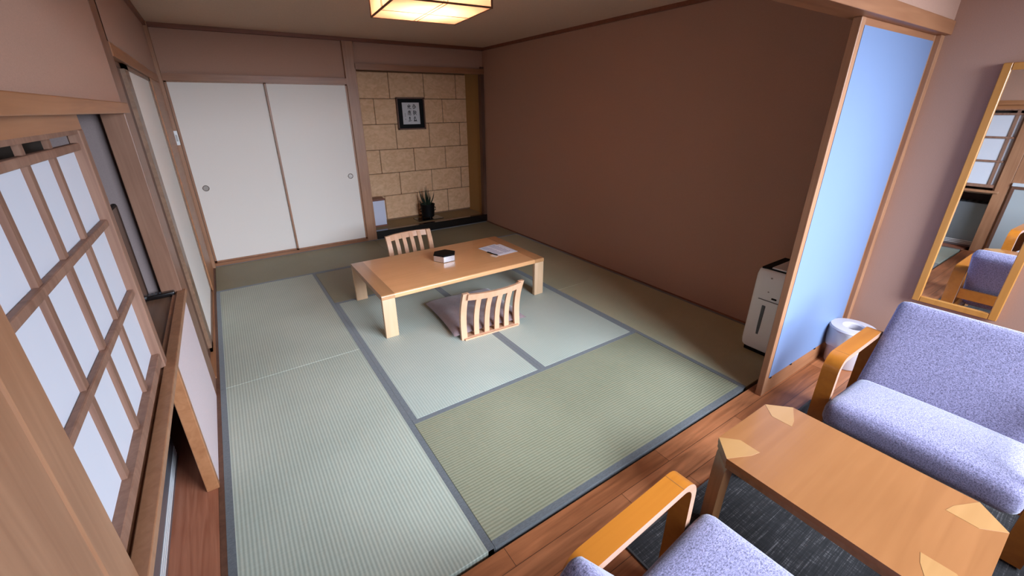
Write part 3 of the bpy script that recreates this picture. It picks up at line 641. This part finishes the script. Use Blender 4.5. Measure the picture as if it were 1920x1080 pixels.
# ------------------------------------------------------------ white sliding panel
t = thing('partition_panel', 'tall white panel in a wooden frame dividing tatami room and sunroom', 'sliding panel', (2.656, -0.095, 0.0))
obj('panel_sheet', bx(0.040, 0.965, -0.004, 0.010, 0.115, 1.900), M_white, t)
bm = nb(); box(bm, 0.0, 0.045, -0.002, 0.032, 0.0, 1.930, bev=0.003); obj('stile', bm, MW['post'], t)
bm = nb(); box(bm, 0.958, 0.990, -0.002, 0.032, 0.0, 1.930, bev=0.003); obj('stile', bm, MW['post'], t)
bm = nb(); box(bm, 0.040, 0.962, 0.0, 0.030, 0.0, 0.118, bev=0.002); obj('bottom_rail', bm, MW['beam_x'], t)
bm = nb(); box(bm, 0.040, 0.962, 0.0, 0.030, 1.895, 1.930, bev=0.002); obj('top_rail', bm, MW['beam_x'], t)
bm = nb()
for x in (0.055, 0.30, 0.62): box(bm, x, x + 0.016, -0.006, 0.0, 0.106, 0.113)
obj('clip', bm, M_bmat, t)

# ------------------------------------------------------------ air purifier
t = thing('air_purifier', 'white air purifier standing on the tatami behind the white panel', 'air purifier', (3.265, 0.155, 0.0))
bm = nb(); rbox(bm, 0.36, 0.25, 0.585, 0.045, 10, mat=Matrix.Translation((0, 0, 0.318))); 
for v in bm.verts: v.co.x += 0.012 * (v.co.z - 0.3) * 2 * (1 if v.co.x < 0 else 0)
obj('body', bm, M_plast, t, True)
obj('base', bx(-0.155, 0.155, -0.10, 0.10, 0.0, 0.03, bev=0.004), M_bmat, t)
obj('air_outlet', bx(-0.150, 0.150, -0.095, 0.102, 0.60, 0.613, bev=0.004), M_bmat, t)
obj('control_flap', bx(-0.145, 0.155, -0.11, 0.045, 0.609, 0.622, bev=0.006), M_plast, t)
obj('level_window', bx(-0.1835, -0.172, 0.014, 0.036, 0.10, 0.365, bev=0.004), plain('level_grey', (0.09, 0.09, 0.10), 0.3), t)
bm = nb(); box(bm, -0.182, -0.172, -0.10, 0.068, 0.402, 0.4055); obj('tank_seam', bm, M_darkg, t)
bm = nb(); box(bm, -0.182, -0.172, -0.040, -0.008, 0.420, 0.432, bev=0.004); obj('handle_slot', bm, M_bmat, t)
for z in (0.46, 0.555): obj('indicator', bx(-0.179, -0.172, 0.014, 0.022, z, z + 0.007), M_pull, t)

# ------------------------------------------------------------ waste bin
t = thing('waste_bin', 'white round waste bin with bag and holed lid beside the armchair', 'waste bin', (3.455, -0.215, 0.0))
bm = nb(); lathe(bm, [(0.0, 0.004), (0.098, 0.004), (0.102, 0.01), (0.118, 0.262), (0.114, 0.262), (0.098, 0.012), (0, 0.012)], n=48); obj('body', bm, M_bin, t, True)
bm = nb(); lathe(bm, [(0.124, 0.245), (0.127, 0.262), (0.120, 0.272), (0.060, 0.276), (0.052, 0.268), (0.050, 0.235), (0.054, 0.235), (0.058, 0.266), (0.120, 0.262), (0.124, 0.245)], n=48); obj('lid', bm, M_bin, t, True)
bm = nb(); n = 64; prof = [(0.1265, 0.258), (0.127, 0.22), (0.126, 0.18), (0.123, 0.145), (0.121, 0.137)]; rings = []
for r, z in prof: rings.append([bm.verts.new(((r + 0.0025 * math.sin(9 * k * 2 * math.pi / n + z * 40)) * math.cos(2 * math.pi * k / n), (r + 0.0025 * math.sin(9 * k * 2 * math.pi / n + z * 40)) * math.sin(2 * math.pi * k / n), z + 0.006 * math.sin(5 * k * 2 * math.pi / n) * (0.27 - z) / 0.13)) for k in range(n)])
for i in range(len(rings) - 1):
    for k in range(n): bm.faces.new((rings[i][k], rings[i][(k + 1) % n], rings[i + 1][(k + 1) % n], rings[i + 1][k]))
obj('bin_bag', bm, M_bag, t, True)

# ------------------------------------------------------------ wall mirror
t = thing('wall_mirror', 'tall mirror in a honey wood frame on the pink wall behind the armchair', 'mirror', (XV, -0.562, 1.125)); mw, mh = 0.178, 0.650
obj('glass', bx(-0.022, -0.016, -mw + 0.025, mw - 0.025, -mh + 0.025, mh - 0.025), M_mirror, t)
bm = nb()
for sg in (-1, 1):
    ya, yb = sorted((sg * mw, sg * (mw - 0.034))); box(bm, -0.034, 0, ya, yb, -mh, mh, bev=0.003, seg=1)
    za, zb = sorted((sg * mh, sg * (mh - 0.034))); box(bm, -0.0335, 0, -mw + 0.034, mw - 0.034, za, zb, bev=0.003, seg=1)
obj('frame', bm, MW['mirrorf'], t)

# ------------------------------------------------------------ rug
t = thing('area_rug', 'charcoal woven rug with pale streaks under the coffee table', 'rug', (2.05, -0.90, 0.0))
obj('pile', bx(-0.752, 0.80, -0.60, 0.618, 0.0005, 0.008, bev=0.003), M_rug, t)
bm = nb(); box(bm, -0.758, -0.75, -0.60, 0.622, 0.0, 0.0085); box(bm, -0.758, 0.806, 0.616, 0.624, 0.0, 0.0085); obj('hem', bm, plain('rug_hem', (0.05, 0.045, 0.045), 0.9), t)

# ------------------------------------------------------------ armchairs (local +x faces the table, floor origin under the front of the arms)
def armchair(loc, rz, label):
    t = thing('armchair', label, 'armchair', loc, rz, 'lilac armchairs facing each other')
    HA = 0.53; L = 0.52; th = 0.026; wd = 0.063; half = 0.370
    path = [(-0.005, 0.009)] + [(0.0 - 0.0 * 0, 0.25)] + [(a, b) for a, b in arc(-0.075, HA - 0.075, 0.075, 0, 90, 8)] + [(a, b) for a, b in arc(-L + 0.06, HA - 0.06, 0.06, 90, 180, 8)] + [(-L, 0.25), (-L - 0.0, 0.009)]
    inner = offset2d(path, th)
    for s in (-1, 1):
        y = s * half - (wd if s > 0 else 0)
        bm = nb(); ribbon(bm, [(p[0], y, p[1]) for p in path], [(p[0], y, p[1]) for p in inner], (0, wd, 0), 0, 1)
        a = obj('arm_loop', bm, [MW['honey'], MW['ply']], t, True)
        bm = nb(); ribbon(bm, [(p[0], y + 0.0, p[1] + 0.0006) for p in path[1:11]][4:], [(p[0], y, p[1]) for p in inner[1:11]][4:], (0, wd, 0)); bm.free()
        bm = nb(); box(bm, -0.085, -0.0835, y, y + wd, HA - 0.004, HA + 0.0006); obj('veneer_joint', bm, MW['cleg'], a)
    iw = half - wd
    bm = nb(); box(bm, -0.06, -0.03, -iw, iw, 0.20, 0.26, bev=0.003, seg=1); obj('front_rail', bm, MW['honey'], t)
    bm = nb(); box(bm, -L + 0.03, -L + 0.055, -iw, iw, 0.30, 0.37, bev=0.003, seg=1); obj('rear_rail', bm, MW['honey'], t)
    for s in (-1, 1):
        ya, yb = sorted((s * iw, s * (iw - 0.022))); bm = nb(); prism(bm, [(-0.03, ya, 0.20), (-0.03, ya, 0.25), (-L + 0.03, ya, 0.24), (-L + 0.03, ya, 0.18)], (0, yb - ya, 0)); obj('side_rail', bm, MW['honey'], t)
    # seat cushion: tilted slightly to the back, overhanging in front of the arms
    m = Matrix.Translation((-0.125, 0, 0.284)) @ Matrix.Rotation(math.radians(-4), 4, 'Y')
    bm = nb(); rbox(bm, 0.42, 2 * iw - 0.006, 0.125, 0.045, 12, 0.022, m); obj('seat_cushion', bm, M_seat, t, True)
    m = Matrix.Translation((-0.455, 0, 0.468)) @ Matrix.Rotation(math.radians(-35), 4, 'Y')
    bm = nb(); rbox(bm, 0.095, 2 * iw - 0.006, 0.49, 0.036, 12, 0.0, m); obj('back_cushion', bm, M_seat, t, True)
    return t
armchair((2.40, -0.771, 0.009), math.pi, 'lilac grey armchair under the mirror, turned towards the viewer')
armchair((1.335, -0.790, 0.009), math.radians(3), 'lilac grey armchair at the bottom edge with its back to the viewer')

# ------------------------------------------------------------ coffee table
t = thing('coffee_table', 'honey wood coffee table with cut corners between the armchairs', 'coffee table', (1.826, -0.709, 0.0085)); TX, TY, TZ = 0.245, 0.346, 0.4115
cx_, cy_ = 0.075, 0.075
cut = [(TX - cx_, TY), (TX, TY - cy_), (TX, -TY + cy_), (TX - cx_, -TY), (-TX + cx_, -TY), (-TX, -TY + cy_), (-TX, TY - cy_), (-TX + cx_, TY)]
bm = nb(); prism(bm, [(a, b_, TZ - 0.022) for a, b_ in cut], (0, 0, 0.022)); obj('tabletop', bm, MW['ctop'], t)
bm = nb()
ins = [(a * 0.995, b_ * 0.995) for a, b_ in cut]
for i in range(8):
    a, b_ = ins[i], ins[(i + 1) % 8]; a2, b2 = (a[0] * 0.93, a[1] * 0.95), (b_[0] * 0.93, b_[1] * 0.95)
    prism(bm, [(a[0], a[1], TZ - 0.042), (b_[0], b_[1], TZ - 0.042), (b2[0], b2[1], TZ - 0.042), (a2[0], a2[1], TZ - 0.042)], (0, 0, 0.0198))
obj('apron', bm, MW['cleg'], t)
for sx in (-1, 1):
    for sy in (-1, 1):
        # inlaid end of the bent leg seen on the top
        A = Vector((sx * (TX - cx_), sy * TY, 0)); B = Vector((sx * TX, sy * (TY - cy_), 0)); d = Vector((-sx, -sy, 0)).normalized()
        pts = [A, B, B + Vector((-sx * 0.055, -sy * 0.010, 0)) + d * 0.045, (A + B) / 2 + d * 0.125, A + d * 0.075]
        bm = nb(); prism(bm, [(p.x, p.y, TZ - 0.001) for p in pts], (0, 0, 0.0016)); obj('corner_inlay', bm, MW['maple'], t)['label'] = 'pale maple corner inlay'
        # bent leg
        out = Vector((sx, sy, 0)).normalized(); wv = (B - A); r = 0.05; path = [(-0.075, TZ - 0.0215)] + arc(-r - 0.004, TZ - 0.0215 - r, r, 90, 0, 8) + [(0.0, 0.25), (0.004, 0.0)]
        inner = offset2d(path, -0.024); base = A
        bm = nb(); ribbon(bm, [(base.x + out.x * p[0], base.y + out.y * p[0], p[1]) for p in path], [(base.x + out.x * p[0], base.y + out.y * p[0], p[1]) for p in inner], (wv.x, wv.y, 0), 0, 1)
        obj('leg', bm, [MW['cleg'], MW['cleg']], t, True)
